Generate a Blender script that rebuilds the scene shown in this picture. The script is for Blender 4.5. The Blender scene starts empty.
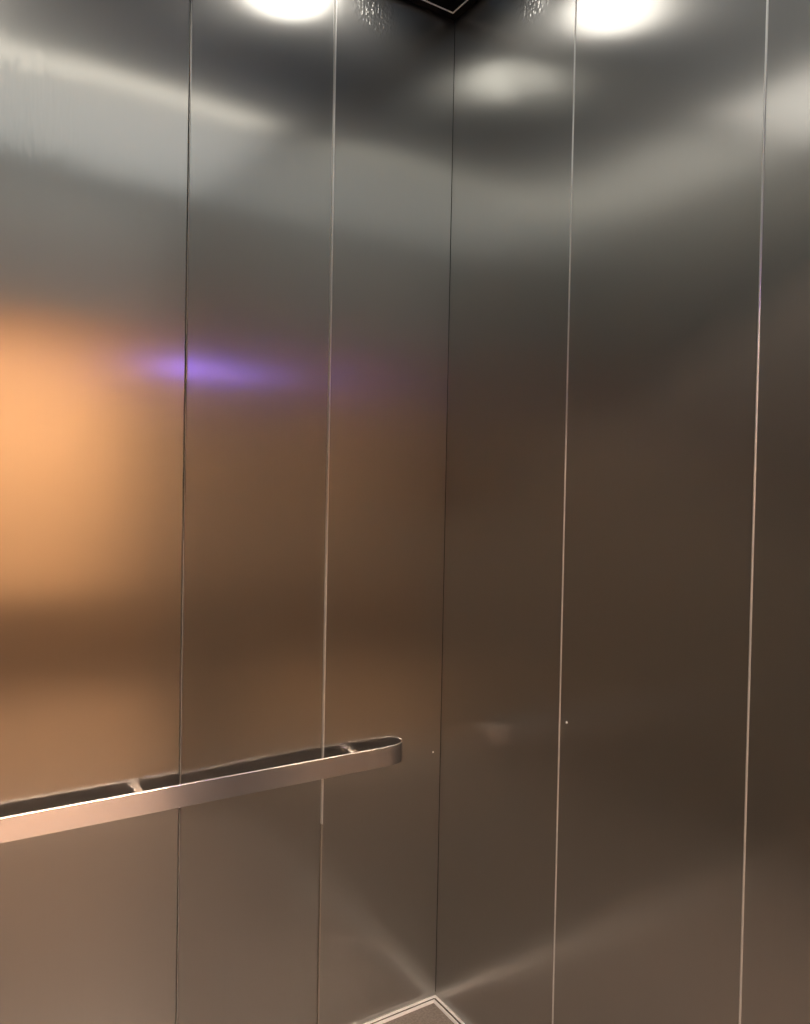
import bpy, bmesh, math
from mathutils import Vector, Matrix

# ------------------------------------------------------------------ set-up
scene = bpy.context.scene
col = scene.collection
PI = math.pi
HC = 2.765                          # underside of the recessed ceiling panel
W, D, H = 1.67, 1.80, 2.70          # cab: x from -W to 0, y from -D to 0, z from 0 to H
PWL, PWR = (0, 0.3625, 0.725, 1.17, 1.67), 0.4645           # panel pitch on the left / right wall

scene.view_settings.view_transform = 'Standard'
scene.view_settings.look = 'None'
scene.view_settings.exposure = 0.0
scene.cycles.use_denoising = True
scene.cycles.max_bounces = 14
scene.cycles.glossy_bounces = 10
scene.cycles.diffuse_bounces = 5
scene.cycles.sample_clamp_indirect = 20.0
world = bpy.data.worlds.new('world')
scene.world = world
world.use_nodes = True
world.node_tree.nodes['Background'].inputs[0].default_value = (0.02, 0.02, 0.022, 1)
world.node_tree.nodes['Background'].inputs[1].default_value = 0.2


# ------------------------------------------------------------------ materials
def new_mat(name):
    m = bpy.data.materials.new(name)
    m.use_nodes = True
    nt = m.node_tree
    return m, nt, nt.nodes['Principled BSDF']


def simple(name, color, rough=0.5, metal=0.0, spec=0.5):
    m, nt, b = new_mat(name)
    b.inputs['Base Color'].default_value = (*color, 1)
    b.inputs['Roughness'].default_value = rough
    b.inputs['Metallic'].default_value = metal
    b.inputs['Specular IOR Level'].default_value = spec
    return m


def emit(name, color, strength):
    m, nt, b = new_mat(name)
    b.inputs['Base Color'].default_value = (0.8, 0.8, 0.8, 1)
    b.inputs['Emission Color'].default_value = (*color, 1)
    b.inputs['Emission Strength'].default_value = strength
    return m


def brushed(name, color, rough, aniso, tangent, grain=0.03, wide=None, dents=()):
    """stainless sheet whose hairline grain runs along `grain axis`; tangent is a fixed direction in space"""
    m, nt, b = new_mat(name)
    N, L = nt.nodes, nt.links
    b.inputs['Metallic'].default_value = 1.0
    b.inputs['Roughness'].default_value = rough
    b.inputs['Anisotropic'].default_value = aniso
    t = N.new('ShaderNodeCombineXYZ')
    for i in range(3):
        t.inputs[i].default_value = tangent[i]
    L.new(t.outputs[0], b.inputs['Tangent'])
    tc = N.new('ShaderNodeTexCoord')
    mp = N.new('ShaderNodeMapping')
    mp.inputs['Scale'].default_value = (260, 260, 2.2)
    L.new(tc.outputs['Object'], mp.inputs['Vector'])
    nz = N.new('ShaderNodeTexNoise')
    nz.inputs['Scale'].default_value = 1.0
    nz.inputs['Detail'].default_value = 3.0
    L.new(mp.outputs[0], nz.inputs['Vector'])
    mr = N.new('ShaderNodeMapRange')
    mr.inputs['To Min'].default_value = rough - grain * 0.5
    mr.inputs['To Max'].default_value = rough + grain * 0.5
    L.new(nz.outputs['Fac'], mr.inputs['Value'])
    L.new(mr.outputs[0], b.inputs['Roughness'])
    mx = N.new('ShaderNodeMix')
    mx.data_type = 'RGBA'
    mx.inputs[6].default_value = (*[c * 0.985 for c in color], 1)
    mx.inputs[7].default_value = (*[min(1, c * 1.015) for c in color], 1)
    L.new(nz.outputs['Fac'], mx.inputs[0])
    L.new(mx.outputs[2], b.inputs['Base Color'])
    bump_out = None
    if dents:
        # patches of small pressed ripples in the sheet, at fixed places on the wall
        geo = N.new('ShaderNodeNewGeometry')
        total = None
        for (px, py, pz), rad, sc, rot, amp in dents:
            dist = N.new('ShaderNodeVectorMath'); dist.operation = 'DISTANCE'
            L.new(geo.outputs['Position'], dist.inputs[0]); dist.inputs[1].default_value = (px, py, pz)
            msk = N.new('ShaderNodeMapRange'); msk.inputs['From Min'].default_value = rad; msk.inputs['From Max'].default_value = 0.0; msk.inputs['To Max'].default_value = amp; msk.interpolation_type = 'SMOOTHERSTEP'
            L.new(dist.outputs['Value'], msk.inputs['Value'])
            mp2 = N.new('ShaderNodeMapping'); mp2.inputs['Scale'].default_value = sc; mp2.inputs['Rotation'].default_value = rot
            L.new(geo.outputs['Position'], mp2.inputs['Vector'])
            nz2 = N.new('ShaderNodeTexNoise'); nz2.inputs['Scale'].default_value = 1.0; nz2.inputs['Detail'].default_value = 1.0
            L.new(mp2.outputs[0], nz2.inputs['Vector'])
            mul = N.new('ShaderNodeMath'); mul.operation = 'MULTIPLY'
            L.new(msk.outputs[0], mul.inputs[0]); L.new(nz2.outputs['Fac'], mul.inputs[1])
            if total is None: total = mul.outputs[0]
            else:
                ad = N.new('ShaderNodeMath'); ad.operation = 'ADD'
                L.new(total, ad.inputs[0]); L.new(mul.outputs[0], ad.inputs[1]); total = ad.outputs[0]
        bp = N.new('ShaderNodeBump'); bp.inputs['Strength'].default_value = 1.0; bp.inputs['Distance'].default_value = 0.0024
        L.new(total, bp.inputs['Height'])
        bump_out = bp.outputs[0]
        L.new(bump_out, b.inputs['Normal'])
    if wide:
        # the hairline finish scatters part of the light much further sideways, across the grain
        w = N.new('ShaderNodeBsdfPrincipled')
        w.inputs['Metallic'].default_value = 1.0
        w.inputs['Roughness'].default_value = wide[0]
        w.inputs['Anisotropic'].default_value = wide[1]
        L.new(t.outputs[0], w.inputs['Tangent'])
        L.new(mx.outputs[2], w.inputs['Base Color'])
        mixs = N.new('ShaderNodeMixShader')
        mixs.inputs[0].default_value = wide[2]
        L.new(b.outputs[0], mixs.inputs[1]); L.new(w.outputs[0], mixs.inputs[2])
        L.new(mixs.outputs[0], N['Material Output'].inputs['Surface'])
    return m


STEEL = (0.475, 0.48, 0.465)
WIDE = (0.40, 0.80, 0.36)
M_LEFT = brushed('brushed_steel_left', STEEL, 0.183, 0.76, (1, 0, 0), wide=WIDE,
                 dents=(((-1.05, 0, 2.17), 0.19, (85, 85, 13), (0, 0.28, 0), 0.42), ((-0.245, 0, 2.64), 0.10, (120, 120, 80), (0, 0, 0), 2.0)))
M_RIGHT = brushed('brushed_steel_right', STEEL, 0.183, 0.76, (0, 1, 0), wide=WIDE,
                  dents=(((0, -0.32, 2.60), 0.09, (120, 120, 80), (0, 0, 0), 1.8),))
M_FRONT = simple('satin_steel_front', (0.36, 0.355, 0.33), 0.48, 0.93)
M_HEADER = simple('pale_lit_header', (0.92, 0.92, 0.90), 0.65, 0.05)  # bright light on the steel header is put into this near-white colour
M_RAIL = brushed('satin_steel_rail', (0.70, 0.68, 0.70), 0.25, 0.95, (0, 0, 1), 0.02)
M_RAILEDGE = simple('polished_rail_edge', (0.98, 0.96, 0.93), 0.17, 1.0)
M_BEAD = simple('polished_bead', (0.70, 0.71, 0.70), 0.30, 0.65)
M_FILL = simple('dull_steel_filler', (0.26, 0.24, 0.21), 0.5, 0.6)
M_GAP = simple('dark_gap', (0.02, 0.018, 0.015), 0.6)
M_BACK = simple('backing_sheet', (0.05, 0.05, 0.05), 0.7)
M_BLACK = simple('black_ceiling_trim', (0.006, 0.006, 0.007), 0.5, 0.0, 0.15)
M_CEIL = simple('dark_ceiling_panel', (0.13, 0.26, 0.46), 0.5)
M_CHROME = simple('bright_trim', (0.90, 0.92, 0.94), 0.35, 0.15)
M_LENS = emit('downlight_lens', (1.0, 0.935, 0.84), 5.2)
M_STRIP = emit('strip_light', (1.0, 0.93, 0.80), 2.5)
M_LUM = emit('luminous_panel', (0.97, 1.0, 0.96), 0.82)
M_LUMS = emit('luminous_side_panel', (1.0, 0.94, 0.85), 1.8)
M_DISPLAY = emit('violet_display', (0.30, 0.16, 1.0), 17.0)
M_LOBBYWALL = simple('warm_orange_lobby_paint', (0.85, 0.53, 0.27), 0.7)
M_TAUPE = simple('dark_taupe_lobby_paint', (0.035, 0.033, 0.03), 0.8)
M_LOBBYFLOOR = simple('brown_lobby_floor', (0.30, 0.20, 0.12), 0.6)
M_WAINSCOT = simple('dark_brown_wainscot', (0.15, 0.088, 0.045), 0.5)
M_LOBBYCEIL = simple('lobby_ceiling_paint', (0.25, 0.22, 0.19), 0.8)
M_LOBBYLAMP = emit('lobby_lamp', (1.0, 0.72, 0.54), 136.0)

# grey speckled vinyl floor
M_FLOOR, nt, b = new_mat('grey_vinyl_floor')
b.inputs['Roughness'].default_value = 0.34
nz = nt.nodes.new('ShaderNodeTexNoise'); nz.inputs['Scale'].default_value = 180; nz.inputs['Detail'].default_value = 4
tc = nt.nodes.new('ShaderNodeTexCoord'); nt.links.new(tc.outputs['Object'], nz.inputs['Vector'])
rp = nt.nodes.new('ShaderNodeValToRGB')
rp.color_ramp.elements[0].color = (0.145, 0.13, 0.12, 1); rp.color_ramp.elements[0].position = 0.35
rp.color_ramp.elements[1].color = (0.235, 0.21, 0.195, 1); rp.color_ramp.elements[1].position = 0.65
nt.links.new(nz.outputs['Fac'], rp.inputs[0]); nt.links.new(rp.outputs[0], b.inputs['Base Color'])


# ------------------------------------------------------------------ mesh helpers
def box(bm, x0, x1, y0, y1, z0, z1, bevel=0.0, seg=2):
    t = bmesh.new()
    bmesh.ops.create_cube(t, size=1.0)
    bmesh.ops.scale(t, vec=(x1 - x0, y1 - y0, z1 - z0), verts=t.verts)
    bmesh.ops.translate(t, vec=((x0 + x1) / 2, (y0 + y1) / 2, (z0 + z1) / 2), verts=t.verts)
    if bevel:
        bmesh.ops.bevel(t, geom=t.edges[:], offset=bevel, segments=seg, affect='EDGES', profile=0.5)
    me = bpy.data.meshes.new('tmp'); t.to_mesh(me); t.free()
    bm.from_mesh(me); bpy.data.meshes.remove(me)


def lathe(bm, pts, seg=32, center=(0, 0, 0)):
    """revolve (r, z) points about the vertical axis"""
    rings = []
    for r, z in pts:
        if r < 1e-6:
            rings.append([bm.verts.new((center[0], center[1], center[2] + z))])
        else:
            rings.append([bm.verts.new((center[0] + r * math.cos(2 * PI * k / seg),
                                        center[1] + r * math.sin(2 * PI * k / seg), center[2] + z)) for k in range(seg)])
    for a, c in zip(rings, rings[1:]):
        for k in range(seg):
            k2 = (k + 1) % seg
            if len(a) == 1 and len(c) == 1: continue
            if len(a) == 1: bm.faces.new((a[0], c[k2], c[k]))
            elif len(c) == 1: bm.faces.new((a[k], a[k2], c[0]))
            else: bm.faces.new((a[k], a[k2], c[k2], c[k]))


def extrude_profile(bm, prof, p0, p1, side, up):
    """sweep a closed 2-D profile (side, up) in a straight run from p0 to p1"""
    side, up = Vector(side), Vector(up)
    a = [bm.verts.new(Vector(p0) + side * s + up * u) for s, u in prof]
    c = [bm.verts.new(Vector(p1) + side * s + up * u) for s, u in prof]
    n = len(prof)
    for k in range(n):
        bm.faces.new((a[k], a[(k + 1) % n], c[(k + 1) % n], c[k]))
    bm.faces.new(a[::-1]); bm.faces.new(c)


def obj(name, bm, mat, parent=None, smooth=False, origin=None):
    bmesh.ops.recalc_face_normals(bm, faces=bm.faces[:])
    if origin is not None:
        bmesh.ops.translate(bm, vec=-Vector(origin), verts=bm.verts)
    me = bpy.data.meshes.new(name)
    bm.to_mesh(me); bm.free()
    me.materials.append(mat)
    if smooth:
        for p in me.polygons: p.use_smooth = True
    o = bpy.data.objects.new(name, me)
    col.objects.link(o)
    if origin is not None: o.location = origin
    if parent: o.parent = parent
    return o


def tag(o, label, cat, group=None, kind=None):
    o['label'] = label; o['category'] = cat
    if group: o['group'] = group
    if kind: o['kind'] = kind
    return o


def thing(name, loc, label, cat, group=None, kind=None):
    o = bpy.data.objects.new(name, None)
    o.empty_display_size = 0.05
    col.objects.link(o); o.location = loc
    return tag(o, label, cat, group, kind)


def B(*a, **k):
    bm = bmesh.new(); box(bm, *a, **k); return bm


# ------------------------------------------------------------------ floor, ceiling
T = 0.012                      # sheet thickness
o = obj('floor', B(-W - 0.02, 0.02, -D - 0.02, 0.02, -0.05, 0.0), M_FLOOR)
tag(o, 'grey speckled floor of the steel elevator cab', 'floor', kind='structure')

o = obj('ceiling', B(-W - 0.02, 0.02, -D - 0.02, 0.02, HC, HC + 0.05), M_CEIL)
tag(o, 'dark ceiling panel above the steel walls', 'ceiling', kind='structure')
ceiling = o
# black perimeter trim hanging just below the panel, with a thin bright bead on its inner edge
FR = 0.024
bm = bmesh.new()
for a in ((-W, 0, -FR, 0), (-W, 0, -D, -D + FR), (-FR, 0, -D + FR, -FR), (-W, -W + FR, -D + FR, -FR)):
    box(bm, *a, H + 0.006, HC - 0.0005)
obj('perimeter_trim', bm, M_BLACK, ceiling)['label'] = 'black trim round the ceiling edge'
bm = bmesh.new()
for a in ((-W + FR, -FR, -FR - 0.0022, -FR), (-W + FR, -FR, -D + FR, -D + FR + 0.0022),
          (-FR - 0.0022, -FR, -D + FR + 0.0022, -FR - 0.0022), (-W + FR, -W + FR + 0.0022, -D + FR + 0.0022, -FR - 0.0022)):
    box(bm, *a, H + 0.0045, H + 0.0075)
obj('trim_bead', bm, M_CHROME, ceiling)['label'] = 'thin bright line inside the black ceiling trim'

# ------------------------------------------------------------------ walls made of tall steel sheets
G = 0.0016                     # half width of a joint


def wall_along_x(name, y, ysign, label, pitch, n, mat, tilts, joints):
    root = obj(name, B(-W, 0, min(y + ysign * T * 1.2, y + ysign * 0.05), max(y + ysign * T * 1.2, y + ysign * 0.05), 0, HC), M_BACK)
    tag(root, label, 'wall', kind='structure')
    for i in range(n):
        x1 = -pitch[i] - G; x0 = -pitch[i + 1] + G
        if i == 0: x1 = -0.0006
        bm = B(x0, x1, min(y, y + ysign * T), max(y, y + ysign * T), 0.006, H + 0.006, bevel=0.0012, seg=2)
        p = obj('panel', bm, mat, root, origin=((x0 + x1) / 2, y, H / 2))
        p.rotation_euler = tilts[i]
    for i in range(1, n):
        x = -pitch[i]
        bead(root, Vector((x, y, 0)), Vector((0, -ysign, 0)), joints[i - 1], 0.566 if i == 1 else 0.008)
        if i == 1:
            f = obj('seam_filler', B(x - 0.0024, x + 0.0024, y + 0.0012, y + T, 0.008, 0.5655), M_FILL, root); f['label'] = 'dull filler in the lower part of the seam'
    return root


def wall_along_y(name, x, xsign, label, pitch, n, mat, tilts, joints):
    root = obj(name, B(min(x + xsign * T * 1.2, x + xsign * 0.05), max(x + xsign * T * 1.2, x + xsign * 0.05), -D, 0, 0, HC), M_BACK)
    tag(root, label, 'wall', kind='structure')
    for i in range(n):
        y1 = -i * pitch - G; y0 = -min((i + 1) * pitch, D) + G
        if i == 0: y1 = -0.0006
        bm = B(min(x, x + xsign * T), max(x, x + xsign * T), y0, y1, 0.006, H + 0.006, bevel=0.0012, seg=2)
        p = obj('panel', bm, mat, root, origin=(x, (y0 + y1) / 2, H / 2))
        p.rotation_euler = tilts[i]
    for i in range(1, n):
        y = -i * pitch
        bead(root, Vector((x, y, 0)), Vector((-xsign, 0, 0)), joints[i - 1])
    return root


def bead(root, base, out, style, z0=0.008):
    """joint filler between two sheets: half-round bright bead, or a dark recessed gap with a thin bright lip"""
    side = Vector((0, 0, 1)).cross(out)
    bm = bmesh.new()
    r, off = (0.0020, 0.0) if style == 'bright' else (0.0009, 0.0014)
    prof = [(off + r * math.cos(a), r * 0.9 * math.sin(a)) for a in [PI * k / 8 for k in range(9)]]
    prof += [(off - r, -0.008), (off + r, -0.008)]
    extrude_profile(bm, prof, base + Vector((0, 0, z0)), base + Vector((0, 0, H + 0.004)), side, out)
    obj('seam_bead', bm, M_BEAD, root, smooth=False)['label'] = 'thin bright bead between two steel panels'
    bm = bmesh.new()
    prof = [(-0.0025, -0.0085), (0.0025, -0.0085), (0.0025, -0.011), (-0.0025, -0.011)]
    extrude_profile(bm, prof, base + Vector((0, 0, 0.008)), base + Vector((0, 0, H + 0.004)), side, out)
    obj('joint_gap', bm, M_GAP, root)


Z = (0, 0, 0)
wl = wall_along_x('wall_left', 0.0, 1, 'brushed stainless steel wall behind the handrail, warm orange glow on it', PWL, 4, M_LEFT,
                  [(0, 0, math.radians(-0.25)), (0, 0, math.radians(1.6)), Z, Z], ['bright', 'gap', 'bright'])
wr = wall_along_y('wall_right', 0.0, 1, 'plain brushed stainless steel wall without a handrail', PWR, 4, M_RIGHT,
                  [Z, Z, Z, Z], ['bright', 'bright', 'bright'])
wo = wall_along_y('wall_opposite', -W, -1, 'brushed steel side wall facing the plain wall', PWR, 4, M_FRONT,
                  [Z, Z, Z, Z], ['bright', 'bright', 'bright'])

# front wall with the door opening (behind the camera)
J0, J1, DH = -0.285, -1.31, 2.15
bm = bmesh.new()
box(bm, J0, 0, -D - 0.06, -D, 0, HC, bevel=0.002)
box(bm, -W, J1, -D - 0.06, -D, 0, HC, bevel=0.002)
wf = obj('wall_front', bm, M_FRONT)
tag(wf, 'steel front wall with the open doorway', 'wall', kind='structure')

o = obj('door_header', B(J1, J0, -D - 0.06, -D, DH, HC, bevel=0.002), M_HEADER, wf)
o['label'] = 'header over the doorway, near-white colour standing in for light on it'

o = obj('trim_2', B(J1, J0, -D - 0.06, -D + 0.03, 0.0004, 0.006, bevel=0.0015), M_CHROME); tag(o, 'bright metal sill plate across the doorway floor', 'door sill', kind='structure')

# operating panel with violet display on the return beside the door
cop = obj('operating_panel', B(-0.12, 0.12, -0.002, 0.008, -0.45, 0.60, bevel=0.002), M_RAIL, wf)
cop.location = (-0.16, -D, 1.45)
bm = B(-0.11, 0.11, 0.0085, 0.011, 0.51, 0.545, bevel=0.001)
obj('display', bm, M_DISPLAY, cop)['label'] = 'violet lit display'
for k in range(6):
    bm = bmesh.new()
    lathe(bm, [(0, 0), (0.014, 0), (0.016, -0.002), (0.016, -0.006)], 24)
    bmesh.ops.rotate(bm, cent=(0, 0, 0), matrix=Matrix.Rotation(-PI / 2, 3, 'X'), verts=bm.verts)
    bmesh.ops.translate(bm, vec=(-0.028 + 0.056 * (k % 2), 0.013, -0.10 + 0.07 * (k // 2)), verts=bm.verts)
    obj('button', bm, M_CHROME, cop, smooth=False)

# ------------------------------------------------------------------ floor edge channels
def channel(name, p0, p1, side, label, miter0, miter1):
    side = Vector(side)
    d = (Vector(p1) - Vector(p0)).normalized()
    root = None
    bm = bmesh.new()
    prof = [(0.0, 0.0004), (0.0, 0.007), (0.0045, 0.007), (0.006, 0.003), (0.0105, 0.003), (0.012, 0.006), (0.0165, 0.006), (0.018, 0.0004)]
    a = [bm.verts.new(Vector(p0) + side * s + d * (s * miter0) + Vector((0, 0, u))) for s, u in prof]
    c = [bm.verts.new(Vector(p1) + side * s - d * (s * miter1) + Vector((0, 0, u))) for s, u in prof]
    n = len(prof)
    for k in range(n):
        bm.faces.new((a[k], a[(k + 1) % n], c[(k + 1) % n], c[k]))
    bm.faces.new(a[::-1]); bm.faces.new(c)
    o = obj(name, bm, M_CHROME)
    tag(o, label, 'floor trim', kind='structure')
    bm = bmesh.new()
    for s in (0.00825,):
        q0 = Vector(p0) + side * s + d * (s * miter0); q1 = Vector(p1) + side * s - d * (s * miter1)
        extrude_profile(bm, [(-0.0027, 0.0031), (0.0027, 0.0031), (0.0027, 0.0040), (-0.0027, 0.0040)], q0, q1, side, (0, 0, 1))
    obj('groove', bm, M_GAP, o)['label'] = 'dark groove along the bright floor trim'
    return o


channel('baseboard_left', (-W, -0.0005, 0), (-0.0005, -0.0005, 0), (0, -1, 0), 'bright metal floor channel at the foot of the handrail wall', 0, 1)
channel('baseboard_right', (-0.0005, -D, 0), (-0.0005, -0.0005, 0), (-1, 0, 0), 'bright metal floor channel at the foot of the plain wall', 0, 1)

# ------------------------------------------------------------------ handrail
RZ, RH, RT = 0.7485, 0.0497, 0.0055     # top height, bar height, bar thickness
YF, XE, EA = -0.0435, -0.130, 0.062     # front face, tip of the curved end, length of the curve
rail = thing('handrail', (-W / 2, YF / 2, RZ - RH), 'satin steel flat bar handrail with an end curved into the wall', 'handrail')


def bar_path(off):
    """plan of the bar, from the wall at one end, along the front, back into the wall at the other"""
    n = 20
    a, b = EA - off, -YF - off
    y1 = -0.0004
    t_end = -math.asin(-y1 / b)
    ang = [t_end + (-PI / 2 - t_end) * k / n for k in range(n + 1)]
    right = [(XE - EA + a * math.cos(t), b * math.sin(t)) for t in ang]
    left = [(-W - XE + EA - a * math.cos(t), b * math.sin(t)) for t in reversed(ang)]
    mid = []
    x0, x1 = right[-1][0], left[0][0]
    for k in range(1, 30):
        mid.append((x0 + (x1 - x0) * k / 30, right[-1][1]))
    return right + mid + left


def ribbon(rings, close):
    bm = bmesh.new()
    V = [[bm.verts.new((x - rail.location.x, y - rail.location.y, z - rail.location.z)) for x, y in bar_path(off)] for off, z in rings]
    m = len(V)
    n = len(V[0])
    for q in range(m if close else m - 1):
        a, c = V[q], V[(q + 1) % m]
        for k in range(n - 1):
            bm.faces.new((a[k], a[k + 1], c[k + 1], c[k]))
    if close:
        bm.faces.new([v[0] for v in V]); bm.faces.new([v[-1] for v in V][::-1])
    return bm


def shade_auto(o, ang=0.6):
    me = o.data
    for p in me.polygons: p.use_smooth = True
    b2 = bmesh.new(); b2.from_mesh(me)
    for e in b2.edges:
        e.smooth = not (len(e.link_faces) == 2 and e.calc_face_angle() > ang)
    b2.to_mesh(me); b2.free()


o = obj('rail_bar', ribbon([(0, RZ - RH), (0, RZ - 0.0012), (RT, RZ - 0.0012), (RT, RZ - RH)], True), M_RAIL, rail); shade_auto(o)
rings = [(RT / 2 - RT / 2 * math.cos(PI * k / 6), RZ - 0.0012 + 0.0028 * math.sin(PI * k / 6)) for k in range(7)]
o = obj('top_edge', ribbon(rings, False), M_RAILEDGE, rail, smooth=True); o['label'] = 'bright polished top edge of the rail'
for x in (-0.283, -0.819, -1.355):
    bm = B(x - 0.010, x + 0.010, YF + RT - 0.0005, -0.0004, RZ - 0.016, RZ - 0.004, bevel=0.003)
    bmesh.ops.translate(bm, vec=-rail.location, verts=bm.verts)
    o = obj('bracket', bm, M_RAILEDGE, rail); o['label'] = 'bright bracket fixing the rail to the wall'

# tiny rivets on the steel sheets
for parent, p, ax in ((wl, (-0.025, -0.0001, 0.695), 'X'), (wr, (-0.0001, -0.487, 0.90), 'Y')):
    bm = bmesh.new()
    lathe(bm, [(0, 0.0022), (0.0016, 0.0018), (0.0026, 0.0006), (0.0028, 0)], 20)
    bmesh.ops.rotate(bm, cent=(0, 0, 0), matrix=Matrix.Rotation(PI / 2, 3, 'X') if ax == 'X' else Matrix.Rotation(-PI / 2, 3, 'Y'), verts=bm.verts)
    rv = obj('rivet', bm, M_CHROME, parent, smooth=True); rv.location = p

# ------------------------------------------------------------------ ceiling downlights
t = thing('downlight', (-0.39, -0.22, HC), 'round bright ceiling downlight close to the corner of the two walls', 'ceiling light')
bm = bmesh.new()
lathe(bm, [(0.125, -0.001), (0.125, -0.006), (0.129, -0.008), (0.139, -0.006), (0.141, -0.0005)], 48)
obj('trim_ring', bm, M_CHROME, t, smooth=True)
bm = bmesh.new()
lathe(bm, [(0, -0.0045), (0.070, -0.004), (0.1245, -0.002)], 48)
obj('lens', bm, M_LENS, t, smooth=True)['label'] = 'lit white lens'
strip = thing('linear_ceiling_light', (-W / 2, -0.935, HC), 'long narrow lit strip light across the middle of the ceiling', 'ceiling light')
bm = bmesh.new()
for y in (-0.061, 0.056): box(bm, -0.735, 0.735, y, y + 0.005, -0.012, -0.0005, bevel=0.001)
for x in (-0.735, 0.730): box(bm, x, x + 0.005, -0.056, 0.056, -0.012, -0.0005, bevel=0.001)
obj('housing', bm, M_CHROME, strip)
obj('diffuser', B(-0.729, 0.729, -0.0555, 0.0555, -0.007, -0.001), M_STRIP, strip)['label'] = 'lit warm white diffuser'

lp = thing('luminous_ceiling_panel', (-W / 2, -1.405, HC), 'broad dim luminous ceiling panel above the doorway end', 'ceiling light')
bm = bmesh.new()
for y in (-0.385, 0.375): box(bm, -0.80, 0.80, y, y + 0.010, -0.008, -0.0005, bevel=0.001)
for x in (-0.80, 0.790): box(bm, x, x + 0.010, -0.375, 0.375, -0.008, -0.0005, bevel=0.001)
obj('frame', bm, M_BLACK, lp)
obj('diffuser', B(-0.7895, 0.7895, -0.3745, 0.3745, -0.006, -0.001), M_LUM, lp)
lp = thing('luminous_ceiling_panel', (-1.37, -0.46, HC), 'square dim luminous ceiling panel along the side wall', 'ceiling light')
bm = bmesh.new()
for y in (-0.42, 0.41): box(bm, -0.27, 0.27, y, y + 0.010, -0.008, -0.0005, bevel=0.001)
for x in (-0.27, 0.26): box(bm, x, x + 0.010, -0.41, 0.41, -0.008, -0.0005, bevel=0.001)
obj('frame', bm, M_BLACK, lp)
obj('diffuser', B(-0.2595, 0.2595, -0.4095, 0.4095, -0.006, -0.001), M_LUMS, lp)

# ------------------------------------------------------------------ lobby beyond the doorway
LY0, LY1, LX0, LX1, LH = -D - 0.06, -4.2, -3.2, 1.6, 2.7
o = obj('floor_lobby', B(LX0, LX1, LY1, LY0, -0.05, 0.0), M_LOBBYFLOOR); tag(o, 'brown lobby floor outside the doorway', 'floor', kind='structure')
o = obj('ceiling_lobby', B(LX0, LX1, LY1, LY0, LH, LH + 0.05), M_LOBBYCEIL); tag(o, 'pale lobby ceiling outside the doorway', 'ceiling', kind='structure')
o = obj('wall_lobby', B(LX0, LX1, LY1 - 0.05, LY1, 0, LH), M_TAUPE); tag(o, 'dark taupe lobby wall facing the doorway', 'wall', kind='structure')
o = obj('feature_panel', B(-1.30, -0.02, LY1, LY1 + 0.02, 0.66, 2.66), M_LOBBYWALL, o); o['label'] = 'warm orange painted panel'
o = obj('wall_lobby_side', B(LX0 - 0.05, LX0, LY1, LY0, 0, LH), M_TAUPE); tag(o, 'taupe lobby side wall nearer the handrail end', 'wall', kind='structure')
o = obj('wall_lobby_end', B(LX1, LX1 + 0.05, LY1, LY0, 0, LH), M_TAUPE); tag(o, 'taupe lobby side wall at the far end', 'wall', kind='structure')
o = obj('wall_lobby_entrance', B(LX0, -W - 0.06, LY0 - 0.0, LY0 + 0.05, 0, LH), M_TAUPE); tag(o, 'lobby wall to one side of the elevator doorway', 'wall', kind='structure')
o = obj('wall_lobby_entry_side', B(0.06, LX1, LY0 - 0.0, LY0 + 0.05, 0, LH), M_TAUPE); tag(o, 'lobby wall on the other side of the elevator doorway', 'wall', kind='structure')
o = obj('trim_1', B(LX0, LX1, LY1, LY1 + 0.02, 0, 0.66), M_WAINSCOT); tag(o, 'dark brown wainscot along the lobby wall', 'wainscot', kind='structure')
t = thing('lobby_lamp', (-0.85, -3.0, LH), 'long warm lobby ceiling lamp', 'ceiling light')
obj('housing', B(-0.95, 0.95, -0.16, 0.16, -0.03, -0.0005, bevel=0.004), M_CHROME, t)
obj('diffuser', B(-0.92, 0.92, -0.14, 0.14, -0.036, -0.0305), M_LOBBYLAMP, t)

# ------------------------------------------------------------------ camera (fitted to the photograph's vanishing points)
F, YAW, PIT, ROL = 764.76, 0.5647, -0.0176, 0.0192
loc = Vector((-1.2281, -1.7307, 1.3953))
fw = Vector((math.sin(YAW) * math.cos(PIT), math.cos(YAW) * math.cos(PIT), math.sin(PIT)))
r = Vector((math.cos(YAW), -math.sin(YAW), 0)); u = r.cross(fw)
r2 = r * math.cos(ROL) + u * math.sin(ROL); u2 = u * math.cos(ROL) - r * math.sin(ROL)
cam = bpy.data.cameras.new('camera')
cam.sensor_fit = 'VERTICAL'; cam.sensor_height = 36.0; cam.lens = F / 1024 * 36.0
cam.clip_start = 0.02
co = bpy.data.objects.new('camera', cam); col.objects.link(co)
co.matrix_world = Matrix(((r2.x, u2.x, -fw.x, loc.x), (r2.y, u2.y, -fw.y, loc.y), (r2.z, u2.z, -fw.z, loc.z), (0, 0, 0, 1)))
scene.camera = co
